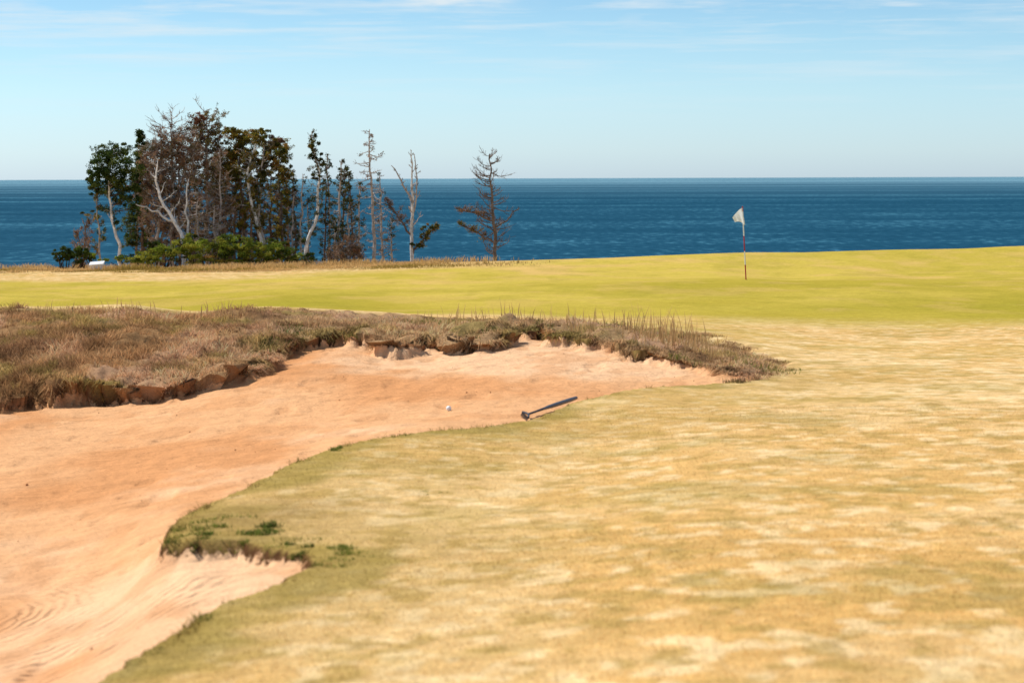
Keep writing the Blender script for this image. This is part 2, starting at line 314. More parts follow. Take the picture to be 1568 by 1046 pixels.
blades(A,xx,yy,h,np.full(m,.009),col,1.3,True)
def fringe(acc,n,ylo,yhi,alo,ahi,rmax,ln,cA,cB,wd):
    yy=np.exp(rng.uniform(np.log(ylo),np.log(yhi),n));xx=rng.uniform(alo,ahi,n)*yy
    _,s_,r_,ro=ground(xx,yy,True);k=(s_>-.06)&(s_<.14)&(r_<rmax);xx=xx[k];yy=yy[k]
    lum=sstep(-.2,.3,fbm(xx*2.6,yy*2.2,87,3));k=rng.random(len(xx))<.30+.70*lum;xx=xx[k];yy=yy[k];lum=lum[k];m=len(xx)
    e=.05;gx=ground(xx+e,yy,True)[1]-ground(xx-e,yy,True)[1];gy=ground(xx,yy+e,True)[1]-ground(xx,yy-e,True)[1]
    g_=np.hypot(gx,gy)+1e-6;gx/=g_;gy/=g_
    g=sstep(.05,.35,fbm(xx*1.1,yy*1.1,88,3))
    l=ln*rng.uniform(.15,1.15,m)*(.35+1.0*lum)
    hang=np.stack([-gx*l*.7,-gy*l*.7,-l*rng.uniform(.4,1.2,m)],1)
    col=mixc(cA(xx,yy),np.tile(cB,(m,1)),g*.7)*rng.uniform(.5,1.35,m)[:,None]
    blades(acc,xx,yy,.04+.05*rng.random(m),np.full(m,wd),col,1.0,True,hang)
fringe(A,520000,24.5,31.5,-.28,.125,.5,.14,lambda a,b:roughcol(a,b)*1.0,srgb(112,116,54),.009)
for cx,cy,nn,hh in [(-.0165,31.5,30,.34),(.0645,29.5,60,.45),(.062,30.5,40,.4),(.060,28.5,25,.35),(.008,31.5,25,.28),(-.03,33,25,.28),(.027,30.0,60,.28),(.074,28.5,40,.3),(.085,27.5,30,.25),(-.16,32,50,.22),(-.12,33,50,.22),(-.01,33,30,.3),(.045,30.5,30,.26),(-.19,32,40,.2)]:
    yy=cy+rng.normal(0,.35,nn);xx=cx*cy+rng.normal(0,.22,nn)
    blades(A,xx,yy,hh*rng.uniform(.5,1.1,nn),np.full(nn,.012),np.tile(srgb(210,170,116),(nn,1)),.35,True)
def tufts(acc,lst,wd=.008):
    for px,py,hh,r,nn,cc in lst:
        h0=2.0;yy0=h0/((py-273)/F)
        for _ in range(8):
            h0=-float(ground((px-CX)/F*yy0,yy0)[0]);yy0=.5*yy0+.5*h0/((py-273)/F)
        kc=6;cen=rng.normal(0,1,(kc,2))*[r,r*2.0];ci=rng.integers(0,kc,nn)
        rp=cen[ci]+rng.normal(0,1,(nn,2))*r*.35
        xx=(px-CX)/F*yy0+rp[:,0];yy=yy0+rp[:,1]
        _,s_,_,_=ground(xx,yy,True);k=s_>-.05;xx=xx[k];yy=yy[k];hf=rng.uniform(.5,1.2,kc)[ci][k];m=len(xx)
        blades(acc,xx,yy,hh*rng.uniform(.3,1.1,m)*hf,np.full(m,wd),np.array(cc)[None]*rng.uniform(.5,1.5,(m,1)),1.1,True)
gG=srgb(126,132,60);gD=srgb(96,108,50)
tufts(A,[(1090,576,.09,.25,500,gG),(1060,572,.08,.2,300,gG),(1000,560,.08,.2,300,gG),(420,548,.10,.3,700,gD),(470,532,.09,.25,400,gG),(720,535,.08,.2,300,gD),(880,530,.12,.10,300,gG),(1180,572,.07,.25,300,gG),(560,500,.08,.3,300,gG),(820,500,.08,.2,300,gG),(640,500,.1,.25,300,gG),(1020,520,.1,.25,300,gG),(940,505,.08,.2,200,gG)])
A.obj('rough_grass',veg)
A=Acc()
tufts(A,[(512,689,.035,.05,350,gG),(374,747,.035,.06,350,gD),(335,795,.03,.10,350,gG),(300,812,.035,.09,500,gG),(285,825,.04,.06,400,gD),(400,812,.045,.08,650,gD),(385,820,.04,.07,300,gG),(460,845,.04,.05,300,gD),(532,846,.03,.08,420,gG),(520,838,.03,.05,200,gG),(430,830,.03,.1,200,gG),(495,862,.03,.05,220,gG),(655,752,.02,.05,80,gG),(1120,850,.015,.06,70,gG)],.006)
n=300000;yy=6+np.sqrt(rng.random(n))*16;yy=np.where(rng.random(n)<.4,rng.uniform(6,13,n),yy);xx=rng.uniform(-.27,.27,n)*yy
_,s_,r_,ro=ground(xx,yy,True);k=(s_>.0)&(r_>.2);xx=xx[k];yy=yy[k];s_=s_[k];m=len(xx)
col=np.minimum(turfcol(xx,yy,s_)*rng.uniform(.75,1.5,m)[:,None],.9)
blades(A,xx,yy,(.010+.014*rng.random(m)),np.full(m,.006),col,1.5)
n=500000;yy=np.exp(rng.uniform(np.log(8.2),np.log(24),n));xx=rng.uniform(-.25,.08,n)*yy
_,s_,r_,ro=ground(xx,yy,True);k=(s_>-.02)&(s_<.08)&(r_>.3)&(rng.random(n)<.6*sstep(-.2,.3,fbm(xx*4,yy*3,95,3)));xx=xx[k];yy=yy[k];m=len(xx)
col=mixc(turfcol(xx,yy,np.full(m,.25)),srgb(112,114,52),.75*sstep(.05,.35,fbm(xx*2,yy*2,96,2)))*rng.uniform(.7,1.4,m)[:,None]
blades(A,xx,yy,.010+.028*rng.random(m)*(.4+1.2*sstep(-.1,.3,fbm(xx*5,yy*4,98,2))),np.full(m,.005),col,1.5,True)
A.obj('fairway_grass',veg)
A=Acc();n=60000
yy=rng.uniform(93,104.5,n);xx=rng.uniform(-.30,.02,n)*yy
k=rng.random(n)<sstep(-.3,.2,fbm(xx*.4,yy*.3,90,3))*sstep(2,-6,xx);xx=xx[k];yy=yy[k];m=len(xx)
col=mixc(np.tile(srgb(216,180,122),(m,1)),srgb(160,138,72),sstep(-.1,.4,fbm(xx*.3,yy*.3,92,3)))*rng.uniform(.7,1.3,(m,1))
blades(A,xx,yy,rng.uniform(.05,.32,m)*sstep(93,101,yy)*(.4+.6*sstep(-.2,.2,fbm(xx*.6,yy*.4,93,2))),np.full(m,.025),col,.6,True)
A.obj('dry_cliff_grass',veg)
# ------------------------------------------------------------- trees
def tube(acc,pts,rad,col,sides=5):
    pts=np.asarray(pts,float);n=len(pts)
    t=np.gradient(pts,axis=0);t/=np.linalg.norm(t,axis=1)[:,None]+1e-9
    ref=np.array([.3,1,.2]);u=np.cross(t,ref);u/=np.linalg.norm(u,axis=1)[:,None]+1e-9;w=np.cross(t,u)
    an=np.arange(sides)/sides*2*np.pi
    v=pts[:,None]+(u[:,None]*np.cos(an)[None,:,None]+w[:,None]*np.sin(an)[None,:,None])*np.asarray(rad)[:,None,None]
    v=v.reshape(-1,3);i=np.arange(n-1)[:,None]*sides+np.arange(sides)[None];j=np.arange(n-1)[:,None]*sides+(np.arange(sides)[None]+1)%sides
    f=np.concatenate([np.stack([i,j,j+sides],-1).reshape(-1,3),np.stack([i,j+sides,i+sides],-1).reshape(-1,3)])
    acc.add(v,f,col,0)
def leaves(acc,P_,size,col,flat=0):
    n=len(P_)
    a=rng.normal(0,1,(n,3));a/=np.linalg.norm(a,axis=1)[:,None];b=np.cross(a,rng.normal(0,1,(n,3)));b/=np.linalg.norm(b,axis=1)[:,None]
    s=(size*rng.uniform(.5,1.2,n))[:,None]
    v=np.stack([P_-a*s*.5-b*s*.28,P_-a*s*.5+b*s*.28,P_+a*s*.6],1).reshape(-1,3)
    f=np.arange(n)[:,None]*3+np.array([[0,1,2]])
    acc.add(v,f,np.repeat(col,3,0),1)
def blob(acc,c,r,n,cols,size=.11,sub=.30,k=None):
    k=k or max(5,int(n/70));
    d=rng.normal(0,1,(k,3));d/=np.linalg.norm(d,axis=1)[:,None];cc=c+d*r*(rng.random((k,1))**.5)*1.05
    ids=rng.integers(0,k,n);rs=sub*r*rng.uniform(.4,1.2,(k,1))
    d=rng.normal(0,1,(n,3));d/=np.linalg.norm(d,axis=1)[:,None]
    Pp=cc[ids]+d*rs[ids]*(rng.random((n,1))**.5)
    base=np.array(cols)[rng.integers(0,len(cols),k)]*rng.uniform(.6,1.35,(k,1))
    leaves(acc,Pp,size,base[ids]*rng.uniform(.7,1.3,(n,1)))
    return cc
def tree(name,y,trunks,blobs=[],seed=None):
    acc=Acc();s=y/F
    def W3(px,py,dy=0): return np.array([(px-CX)*s,y+dy,-(py+ROLL*(px-CX)-HZ)*s])
    allp=[]
    b0=trunks[0]['p'][0];gx=(b0[0]-CX)*s;gz=float(ground(gx,y)[0]);loc=(gx,y,gz)
    for T in trunks:
        pts=[W3(*q) for q in T['p']];dy=T.get('dy',0)
        if T.get('root',True):
            zz=float(ground(pts[0][0],y)[0])-.25
            if pts[0][2]>zz: pts=[np.array([pts[0][0],y,zz])]+pts
        pts=np.array(pts);pts[:,1]+=np.linspace(0,1,len(pts))*dy
        L_=np.r_[0,np.cumsum(np.linalg.norm(np.diff(pts,axis=0),axis=1))];m=max(8,int(L_[-1]/.35))
        tt=np.linspace(0,L_[-1],m);Q=np.stack([np.interp(tt,L_,pts[:,i]) for i in range(3)],1)
        Q=(np.vstack([Q[:1],Q[:-1]])+Q+np.vstack([Q[1:],Q[-1:]]))/3
        Q[1:-1]+=rng.normal(0,.03,(m-2,3))
        r0=T.get('r',3.)*s;r1=.5*s
        tr=np.linspace(0,1,m);R=r0*(1-tr)**.8+r1*tr
        col=np.array(T.get('c',srgb(105,95,88)))
        tube(acc,Q,R,col,7)
        nb=T.get('nb',0);t0,t1=T.get('t',(.2,1));Lb=T.get('L',20)*s;rise=T.get('rise',.1);cur=T.get('cur',.3)
        fol=T.get('fol',0);fc=T.get('fc',[srgb(60,60,35)]);prof=T.get('prof','cone');bc=np.array(T.get('bc',col*.8))
        fz=T.get('fz',(0,1))
        for i in range(nb):
            t=t0+(t1-t0)*(i+rng.random())/nb
            k=t*(m-1);k0=min(int(k),m-2);st=Q[k0]+(Q[k0+1]-Q[k0])*(k-k0)
            u=(t-t0)/(t1-t0)
            pf={'cone':1-u*.85,'mid':.35+.65*math.sin(math.pi*min(1,u*.9+.1)),'top':.55+.45*math.sin(math.pi*min(1,u)*.9),'flat':(.8 if u<.88 else .5)}[prof]
            l=Lb*pf*rng.uniform(.4,1.2);az=rng.random()*2*np.pi
            if rng.random()<.4: az=rng.choice([0,np.pi])+rng.normal(0,.35)
            el=rise+rng.normal(0,.2)
            p=st.copy();pl=[p.copy()];ns=6;d_el=el
            az_=az
            for j in range(ns):
                d_el+=cur/ns+rng.normal(0,.12);az_+=rng.normal(0,.16)
                p=p+np.array([math.cos(az_)*math.cos(d_el),math.sin(az_)*math.cos(d_el),math.sin(d_el)])*l/ns;pl.append(p.copy())
            pl=np.array(pl);rb=min(R[k0]*.6,T.get('rb',.8)*s)
            tube(acc,pl,np.linspace(rb,.25*s,ns+1),bc*rng.uniform(.7,1.25),4)
            nt_=T.get('tw',5)
            for j in range(nt_):
                q=rng.uniform(.25,1)*ns;q0=min(int(q),ns-1);sp=pl[q0]+(pl[q0+1]-pl[q0])*(q-q0)
                dd=(pl[q0+1]-pl[q0]);dd/=np.linalg.norm(dd)+1e-9
                dd=dd*.7+rng.normal(0,.55,3)+np.array([0,0,T.get('twup',.15)]);dd/=np.linalg.norm(dd)
                ll=l*rng.uniform(.15,.42);mid=sp+dd*ll*.5+rng.normal(0,.02,3);e=sp+dd*ll+np.array([0,0,.1*ll])
                tube(acc,[sp,mid,e],[.34*s,.28*s,.2*s],bc*rng.uniform(.7,1.3),3)
                if rng.random()<fol and fz[0]<=t<=fz[1]:
                    nl=int(T.get('nl',22)*rng.uniform(.5,1.3));w=rng.random((nl,1))
                    leaves(acc,sp+(e-sp)*w+rng.normal(0,T.get('sp',.05),(nl,3)),T.get('ls',.09),np.array(fc)[rng.integers(0,len(fc))][None]*rng.uniform(.5,1.5,(nl,1)))
        allp.append(Q)
    for (bx,by,rx,ry,n,cols,*o_) in blobs:
        c=W3(bx,by,rng.normal(0,.4));cc=blob(acc,c,np.array([rx*s,max(rx,ry)*s*.8,ry*s]),n,cols,o_[0] if o_ else .10)
        for q in cc[:10]:
            Q=min(allp,key=lambda Z:np.abs(Z-q).sum(1).min())
            cand=Q[Q[:,2]<q[2]-.1]
            if len(cand)==0: cand=Q[:1]
            st=cand[np.argmin(np.linalg.norm(cand-q,axis=1))]
            mid=(st+q)/2+np.array([0,0,-.08])
            tube(acc,[st,mid,q],[.7*s,.5*s,.25*s],np.array(srgb(90,80,72)),4)
    return acc.obj(name,[bark,veg],loc)
GD=[srgb(54,72,36),srgb(72,88,44),srgb(100,110,54)]
BR=[srgb(142,110,90),srgb(128,106,88),srgb(162,128,102),srgb(116,104,74)]
OL=[srgb(126,118,48),srgb(146,128,56),srgb(98,98,44),srgb(150,116,58)]
DK=[srgb(68,76,40),srgb(90,88,48)]
WH=srgb(244,238,232);GY=srgb(188,174,164);DB=srgb(118,102,92)
tree('birch_tree',108,[dict(p=[(184,388),(176,352),(169,322),(166,292),(171,250),(176,224)],r=3,c=WH,nb=26,t=(.35,1),L=26,fol=.9,fc=GD,prof='mid',nl=28,rise=.5),
  dict(p=[(152,388),(154,350),(146,320),(150,290)],r=2,c=GY,nb=14,L=20,fol=.7,fc=GD+OL,rise=.4)],
  [(172,236,36,18,3400,GD),(156,262,28,22,2800,GD),(192,262,28,26,3000,GD),(176,292,28,20,2200,GD),(146,290,18,14,1000,GD),(134,330,16,6,300,OL),(202,300,18,20,1300,GD),(150,275,20,20,900,GD)])
tree('spruce_tree',112,[dict(p=[(218,390),(217,300),(217,196)],r=3.2,c=DB,nb=100,t=(.25,.99),L=34,fol=.95,fc=GD,nl=34,rise=-.1,cur=.25,tw=7)])
tree('dead_spruce_tree',109,[dict(p=[(262,390),(264,300),(262,176)],r=4,c=GY,nb=110,t=(.15,.99),L=44,fol=.5,fc=BR,fz=(.2,.84),nl=22,rise=.25,prof='top',tw=10),
  dict(p=[(240,390),(246,300),(246,190)],r=3,c=GY,nb=80,t=(.2,.99),L=40,fol=.5,fc=BR,fz=(.2,.8),rise=.3,prof='mid',tw=9)],
  [(240,246,32,26,2100,BR,.08),(268,218,34,26,2200,BR,.08),(230,285,28,20,1400,BR,.08),(288,246,32,32,2400,BR,.08),(262,285,28,24,1300,BR,.08),(236,310,28,16,800,BR,.07)])
tree('leaning_dead_birch_tree',107,[dict(p=[(282,372),(266,340),(247,308),(238,280),(236,262),(243,240)],r=4.2,c=WH,nb=16,t=(.3,1),L=26,rise=.5,bc=WH*.8,prof='mid'),
  dict(p=[(288,372),(284,330),(286,295),(290,270)],r=2.6,c=WH*.8,nb=12,t=(.3,1),L=20,rise=.5,bc=GY),dict(p=[(266,340),(232,322),(205,312)],r=2,root=False,c=WH*.8,nb=8,L=14)])
tree('dead_spruce_tree',110,[dict(p=[(318,390),(316,300),(318,168)],r=4,c=GY,nb=100,t=(.15,.99),L=38,fol=.6,fc=BR+OL,fz=(.2,.95),rise=.2,prof='top',tw=10)],
  [(310,182,18,10,900,[srgb(130,88,66)],.08),(300,203,34,18,2200,BR,.08),(322,232,26,30,2400,BR,.08),(305,270,28,28,1500,BR+DK,.08),(330,280,20,30,1100,DK+BR,.08),(334,205,16,16,800,BR+OL,.08)])
tree('dead_spruce_tree',108,[dict(p=[(330,390),(338,320),(336,225)],r=2.5,c=GY,nb=60,t=(.15,.99),L=28,fol=.3,fc=BR,rise=.2,prof='mid',tw=8)])
tree('dead_spruce_tree',107.5,[dict(p=[(306,388),(302,340),(304,290)],r=2.2,c=GY*1.1,nb=60,t=(.1,.99),L=30,fol=.1,fc=BR,rise=-.1,prof='mid',tw=8,bc=GY*1.05)])
tree('dead_spruce_tree',107.5,[dict(p=[(330,388),(326,345),(328,310)],r=2,c=GY*1.1,nb=50,t=(.1,.99),L=24,fol=.05,fc=BR,rise=-.1,prof='mid',tw=8,bc=GY)])
tree('pine_tree',110,[dict(p=[(374,388),(370,300),(366,198)],r=3.6,c=DB,nb=60,t=(.35,.99),L=26,fol=.85,fc=OL,nl=26,rise=.2,prof='top',tw=7)],
  [(360,206,22,11,1600,OL),(350,236,22,20,2400,OL),(374,228,20,22,2000,OL),(350,268,22,22,2000,OL+DK),(378,262,18,18,1300,OL+BR)])
tree('pine_tree',109,[dict(p=[(401,372),(391,330),(382,300),(379,262),(388,230),(396,204)],r=3.8,c=WH,nb=40,t=(.3,.99),L=26,fol=.7,fc=OL,rise=.3,prof='top',tw=6),
  dict(p=[(404,372),(396,330),(400,280),(404,215)],r=3,c=GY,nb=40,t=(.35,.99),L=24,fol=.7,fc=OL+DK,rise=.3,prof='top')],
  [(396,208,22,10,1500,OL),(414,220,20,12,1500,OL+BR),(394,246,22,16,1500,OL),(428,238,18,18,1500,OL+DK),(400,275,20,14,1000,DK),(416,256,20,14,1000,OL)])
tree('pine_tree',111,[dict(p=[(432,388),(430,310),(426,210)],r=3,c=DB,nb=60,t=(.25,.99),L=26,fol=.75,fc=OL+DK,rise=.1,prof='top',tw=6)],
  [(434,262,18,14,1100,OL+DK),(438,290,14,9,550,DK),(422,226,18,13,1000,BR+OL)])
for i,(px,tp) in enumerate([(226,215),(250,210),(275,205),(298,210),(328,225),(345,225),(358,255),(386,250),(412,250),(442,262),(292,250),(208,260),(395,270),(340,280),(365,290),(425,290)]):
    tree('dead_spruce_tree',113+1.5*rng.random(),[dict(p=[(px,392),(px+rng.normal(0,3),330),(px+rng.normal(0,5),tp)],r=2.8,c=DB*rng.uniform(.8,1.9),nb=56,t=(.05,.99),L=24,fol=.45,fc=DK+BR,rise=.05,prof='flat',tw=6,nl=24)])
tree('slender_spruce_tree',107,[dict(p=[(466,390),(474,362),(488,328),(484,296),(491,272),(481,240),(477,198)],r=3.2,c=WH*.9,nb=50,t=(.2,.99),L=18,fol=.35,fc=DK,rise=.1,prof='mid',bc=GY*.7,tw=5)],
  [(480,222,10,9,600,DK+OL),(485,240,10,7,450,DK),(490,256,9,6,350,DK),(486,272,11,6,350,DK),(478,206,5,5,120,DK)])
for px,tp,L_,r,y_,lean,fo in [(452,255,12,2,112,-3,.35),(460,262,12,2,108,4,.2),(505,232,14,2,110,-4,.3),(516,240,14,2.4,108,8,.3),(524,250,16,2.4,111,5,.5),(540,262,16,2,109,-6,.4),(548,275,14,2,112,4,.2),(497,280,14,1.8,109,3,.4),(585,260,14,2,112,-4,.1),(600,330,12,1.6,110,-4,.1),(512,330,16,1.6,107,3,.3),(447,290,12,1.8,109,3,.2),(473,300,12,1.8,110,-4,.2),(532,300,14,1.8,108,3,.2)]:
    tree('slender_spruce_tree',y_,[dict(p=[(px,402),(px+lean*.3,340),(px+lean,tp)],r=r,c=(GY if fo<.35 else DB),nb=40,t=(.1,.99),L=L_,fol=fo*.7,fc=DK,rise=.0,prof='mid',tw=4,nl=24)],
     [(px+lean+rng.normal(0,4),tp+rng.uniform(10,60),8,4,int(260*fo),DK) for _ in range(3) if fo>.25])
tree('bare_spruce_tree',108,[dict(p=[(574,406),(571,330),(567,260),(566,194)],r=3,c=GY,nb=64,t=(.12,.99),L=28,rise=-.1,cur=.35,prof='mid',bc=GY*.9,tw=5,fol=.08,fc=BR)])
tree('bare_forked_tree',108,[dict(p=[(631,408),(629,360),(632,310),(631,270),(630,226)],r=3.2,c=WH*.8,nb=22,t=(.3,.99),L=26,rise=.9,prof='cone',bc=GY,tw=6),
  dict(p=[(631,312),(619,285),(606,262),(598,252)],r=1.8,root=False,c=GY,nb=10,L=14,rise=.7),
  dict(p=[(630,362),(612,335),(596,312),(590,300)],r=1.8,root=False,c=DB,nb=26,L=24,rise=.3,fol=.5,fc=BR,nl=16,ls=.07),
  dict(p=[(632,330),(640,300),(636,262),(634,232)],r=1.4,root=False,c=GY,nb=10,L=14,rise=.9),
  dict(p=[(630,392),(645,370),(662,350),(674,343)],r=1.8,root=False,c=DB,nb=20,L=18,rise=.2,fol=.5,fc=OL+DK,nl=18)],
  [(652,348,12,5,240,OL+DK),(640,375,12,6,260,DK)])
tree('windswept_larch_tree',107,[dict(p=[(758,406),(757,350),(753,300),(751,262),(749,232)],r=3.2,c=DB*1.2,nb=66,t=(.12,.99),L=40,rise=-.1,cur=.9,prof='flat',bc=DB*1.1,tw=9,rb=.9,twup=.45),
  dict(p=[(757,372),(735,360),(712,350),(698,338)],r=1.6,root=False,c=DB,nb=18,L=20,rise=.2,fol=.6,fc=BR+OL,nl=18,ls=.07),
  dict(p=[(755,340),(732,328),(710,322),(694,318)],r=1.6,root=False,c=DB,nb=18,L=20,rise=.2,fol=.6,fc=BR,nl=18,ls=.07),
  dict(p=[(756,350),(775,338),(790,322),(798,318)],r=1.3,root=False,c=DB,nb=10,L=14,rise=.3)])
for px,tp,y_ in [(535,362,106),(548,380,106),(520,375,106),(508,385,105),(128,335,108),(120,350,109)]:
    tree('dead_shrub',y_,[dict(p=[(px,406),(px+3,tp+18),(px-2,tp)],r=1.6,c=DB*1.2,nb=34,t=(.1,.99),L=18,rise=.6,prof='mid',fol=.15,fc=BR,tw=6,bc=srgb(160,136,116))])
GB=[srgb(136,148,54),srgb(108,122,46),srgb(156,156,64)];GDK=[srgb(68,82,38),srgb(84,98,42)]
def shrub(name,y,bl):
    acc=Acc();s=y/F
    for px,py,rx,ry,n,cols in bl:
        xx=(px-CX)*s;c=np.array([xx,y,-(py+ROLL*(px-CX)-HZ)*s])
        blob(acc,c,np.array([rx*s,rx*s*.6,ry*s]),n,cols,.085,.3,k=max(12,n//70))
        gz=float(ground(xx,y)[0])
        for _ in range(7):
            tube(acc,[[xx+rng.normal(0,.2),y+rng.normal(0,.1),gz-.1],c+rng.normal(0,.25,3)*[1,1,.5]],[.03,.012],srgb(90,75,60),4)
    b=bl[0];xx=(b[0]-CX)*s
    return acc.obj(name,[bark,veg],(xx,y,float(ground(xx,y)[0])))
shrub('dark_shrub',102.5,[(96,390,17,12,2200,GDK),(120,391,18,13,2400,GDK),(140,394,14,9,900,GDK+GB)])
shrub('shrub_thicket',103.5,[(190,397,30,9,1600,GB+GDK),(228,393,28,11,2200,GB),(262,386,26,14,2600,GB),(300,382,26,18,3000,GB),(335,378,28,18,3200,GB+GDK),(372,382,26,17,3000,GB),(408,386,26,17,3000,GB),(440,392,24,13,2400,GB+GDK),(468,397,20,10,1400,GDK),(318,398,40,8,1600,GB+OL),(390,400,44,7,1500,GB+OL)])
shrub('shrub_thicket',106,[(235,376,22,12,1500,GDK),(290,372,22,12,1500,GDK+GB),(350,372,24,12,1500,GDK+GB),(410,378,26,12,1500,GDK)])
# ------------------------------------------------------------- props
def empty(name,loc):
    e=bpy.data.objects.new(name,None);e.location=loc;bpy.context.collection.objects.link(e);return e
def child(ob,par): ob.parent=par;ob.matrix_parent_inverse=Matrix.Translation(par.location).inverted()
def gpos(px,py,y0):
    yy=y0
    for _ in range(12):
        h=-float(ground((px-CX)/F*yy,yy)[0]);yy=h/((py+ROLL*(px-CX)-HZ)/F)*.5+yy*.5
    return np.array([(px-CX)/F*yy,yy,float(ground((px-CX)/F*yy,yy)[0])])
yf=71.7;xf=(1142-CX)/F*yf;zf=float(ground(xf,yf)[0]);s=yf/F
fl=empty('golf_flag',(xf,yf,zf))
red=simple('red_paint',(.42,.02,.03),.4);white=simple('white_paint',(.8,.8,.8),.4);clothm=simple('flag_cloth_white',(.88,.88,.9),.8,.1,.05,15,0,.5);dark=simple('cup_dark',(.02,.02,.02),.8)
top=np.array([xf-5.2*s,yf,zf+111*s]);bot=np.array([xf,yf,zf-.1])
segs=[(0,.24,red),(.24,.42,white),(.42,.62,red),(.62,.94,white),(.94,1.0,red)]
for i,(a,b,m) in enumerate(segs):
    A=Acc();tube(A,[bot+(top-bot)*a,bot+(top-bot)*((a+b)/2),bot+(top-bot)*b],[.018]*3,(1,1,1),12);child(A.obj(f'pole_section_{i+1}',[m],(xf,yf,zf),True),fl)
A=Acc();tube(A,[top+[0,0,-.002],top+[0,0,.015],top+[0,0,.03]],[.02,.022,.004],(1,1,1),12);child(A.obj('pole_cap',[red],(xf,yf,zf),True),fl)
nu,nv=18,16;vs=[];fs=[]
ztop=top[2]
for i in range(nu):
    u=i/(nu-1)
    tp_=np.array([-.4,1.])*(1-u)+np.array([-15.5,16.])*u+np.array([1.2,-3.0])*math.sin(math.pi*u)
    bt_=np.array([3.8,28.])*(1-u)+np.array([-12.,23.])*u+np.array([0,-3.0])*math.sin(math.pi*u)
    for j in range(nv):
        w=j/(nv-1);q=tp_*(1-w)+bt_*w
        vs.append([top[0]+q[0]*s,yf+.05*math.sin(u*9+w*2.5)*u**.5-.025,ztop-q[1]*s])
for i in range(nu-1):
    for j in range(nv-1):
        k=i*nv+j;fs.append([k,k+1,k+nv+1,k+nv])
vs=np.array(vs);c_=mkobj('flag_cloth',vs-np.array([xf,yf,zf]),np.array(fs),clothm,(xf,yf,zf),smooth=True);child(c_,fl)
A=Acc();tube(A,[[xf,yf,zf-.1],[xf,yf,zf+.004]],[.054,.054],(1,1,1),20);child(A.obj('hole_cup',[dark],(xf,yf,zf)),fl)
g=gpos(686,629,22.7)
bpy.ops.mesh.primitive_ico_sphere_add(subdivisions=5,radius=.025,location=(g[0],g[1],g[2]+.021));b=bpy.context.object;b.name='golf_ball'
for p_ in b.data.polygons:p_.use_smooth=True
m,nt=newmat('golf_ball_white');L=nt.links.new;o=N(nt,'ShaderNodeOutputMaterial');p=N(nt,'ShaderNodeBsdfPrincipled');p.inputs['Base Color'].default_value=(.85,.85,.85,1);p.inputs['Roughness'].default_value=.3
vo=N(nt,'ShaderNodeTexVoronoi');vo.inputs['Scale'].default_value=280;t=N(nt,'ShaderNodeTexCoord');L(t.outputs['Object'],vo.inputs['Vector']);bp=N(nt,'ShaderNodeBump');bp.inputs['Distance'].default_value=.001;L(vo.outputs['Distance'],bp.inputs['Height']);L(bp.outputs[0],p.inputs['Normal']);L(p.outputs[0],o.inputs[0]);b.data.materials.append(m)
rk=simple('rake_grey_plastic',(.07,.075,.09),.45,.4,.2,30);rk2=simple('rake_black_plastic',(.02,.02,.025),.5,.4,.1,30)
gA=gpos(808,641,21.3)+[0,0,.04];gB=gpos(830,633,22.0)+[0,0,.04];gC=gpos(881,619,22.5)+[0,0,.06]
e=empty('bunker_rake',tuple(gA))
A=Acc();pts=[gB+(gC-gB)*t for t in np.linspace(0,1,6)];tube(A,pts,[.012,.018,.020,.020,.020,.017],(1,1,1),12)
tube(A,[gC,gC+(gC-gB)*.012],[.017,.008],(1,1,1),12);child(A.obj('grip',[rk],tuple(gA),True),e)
A=Acc();tube(A,[gA,(gA+gB)/2,gB+(gC-gB)*.02],[.010,.010,.012],(1,1,1),10);child(A.obj('shaft',[rk2],tuple(gA),True),e)
hd0=gA+np.array([-.05,.22,0.0]);hd1=gA+np.array([.0,-.22,-.01])
A=Acc();tube(A,[hd0,gA,hd1],[.009,.011,.009],(1,1,1),8);child(A.obj('head_bar',[rk2],tuple(gA),True),e)
A=Acc()
for t in np.linspace(0,1,11):
    q=hd0+(hd1-hd0)*t;tube(A,[q,q+[-.012,0,-.02],q+[-.02,0,-.04]],[.004,.003,.002],(1,1,1),6)
child(A.obj('tines',[rk2],tuple(gA)),e)
yb=100.5;gx=(147-CX)/F*yb;gz=float(ground(gx,yb)[0]);e=empty('white_utility_box',(gx,yb,gz))
bpy.ops.mesh.primitive_cube_add(size=1,location=(gx,yb,gz+.13));b=bpy.context.object;b.name='box_body';b.scale=(.50,.35,.26);b.data.materials.append(white)
bm=b.modifiers.new('b','BEVEL');bm.width=.03;child(b,e)
bpy.ops.mesh.primitive_cube_add(size=1,location=(gx+.03,yb-.02,gz+.29));b=bpy.context.object;b.name='box_lid';b.scale=(.60,.44,.05);b.data.materials.append(white);b.rotation_euler=(.25,-.08,0);bm=b.modifiers.new('b','BEVEL');bm.width=.02;child(b,e)
A=Acc();n=110
yy=rng.uniform(11,29,n);xx=rng.uniform(-.26,.08,n)*yy;_,s_,_,_=ground(xx,yy,True);k=s_<-.15;xx=xx[k];yy=yy[k];zz=ground(xx,yy)
for a,b,c in zip(xx,yy,zz):
    r=rng.choice([.004,.006,.011],p=[.6,.33,.07])*rng.uniform(.7,1.3)
    v=np.array(list(itertools.product([-1,1],repeat=3)))*rng.uniform(.5,1.,(8,3))*r+[a,b,c+r*.4]
    f_=np.array([[0,1,3],[0,3,2],[4,6,7],[4,7,5],[0,4,5],[0,5,1],[2,3,7],[2,7,6],[0,2,6],[0,6,4],[1,5,7],[1,7,3]])
    A.add(v,f_,srgb(160,105,72)*rng.uniform(.5,1.3))
A.obj('bunker_pebbles',bark)
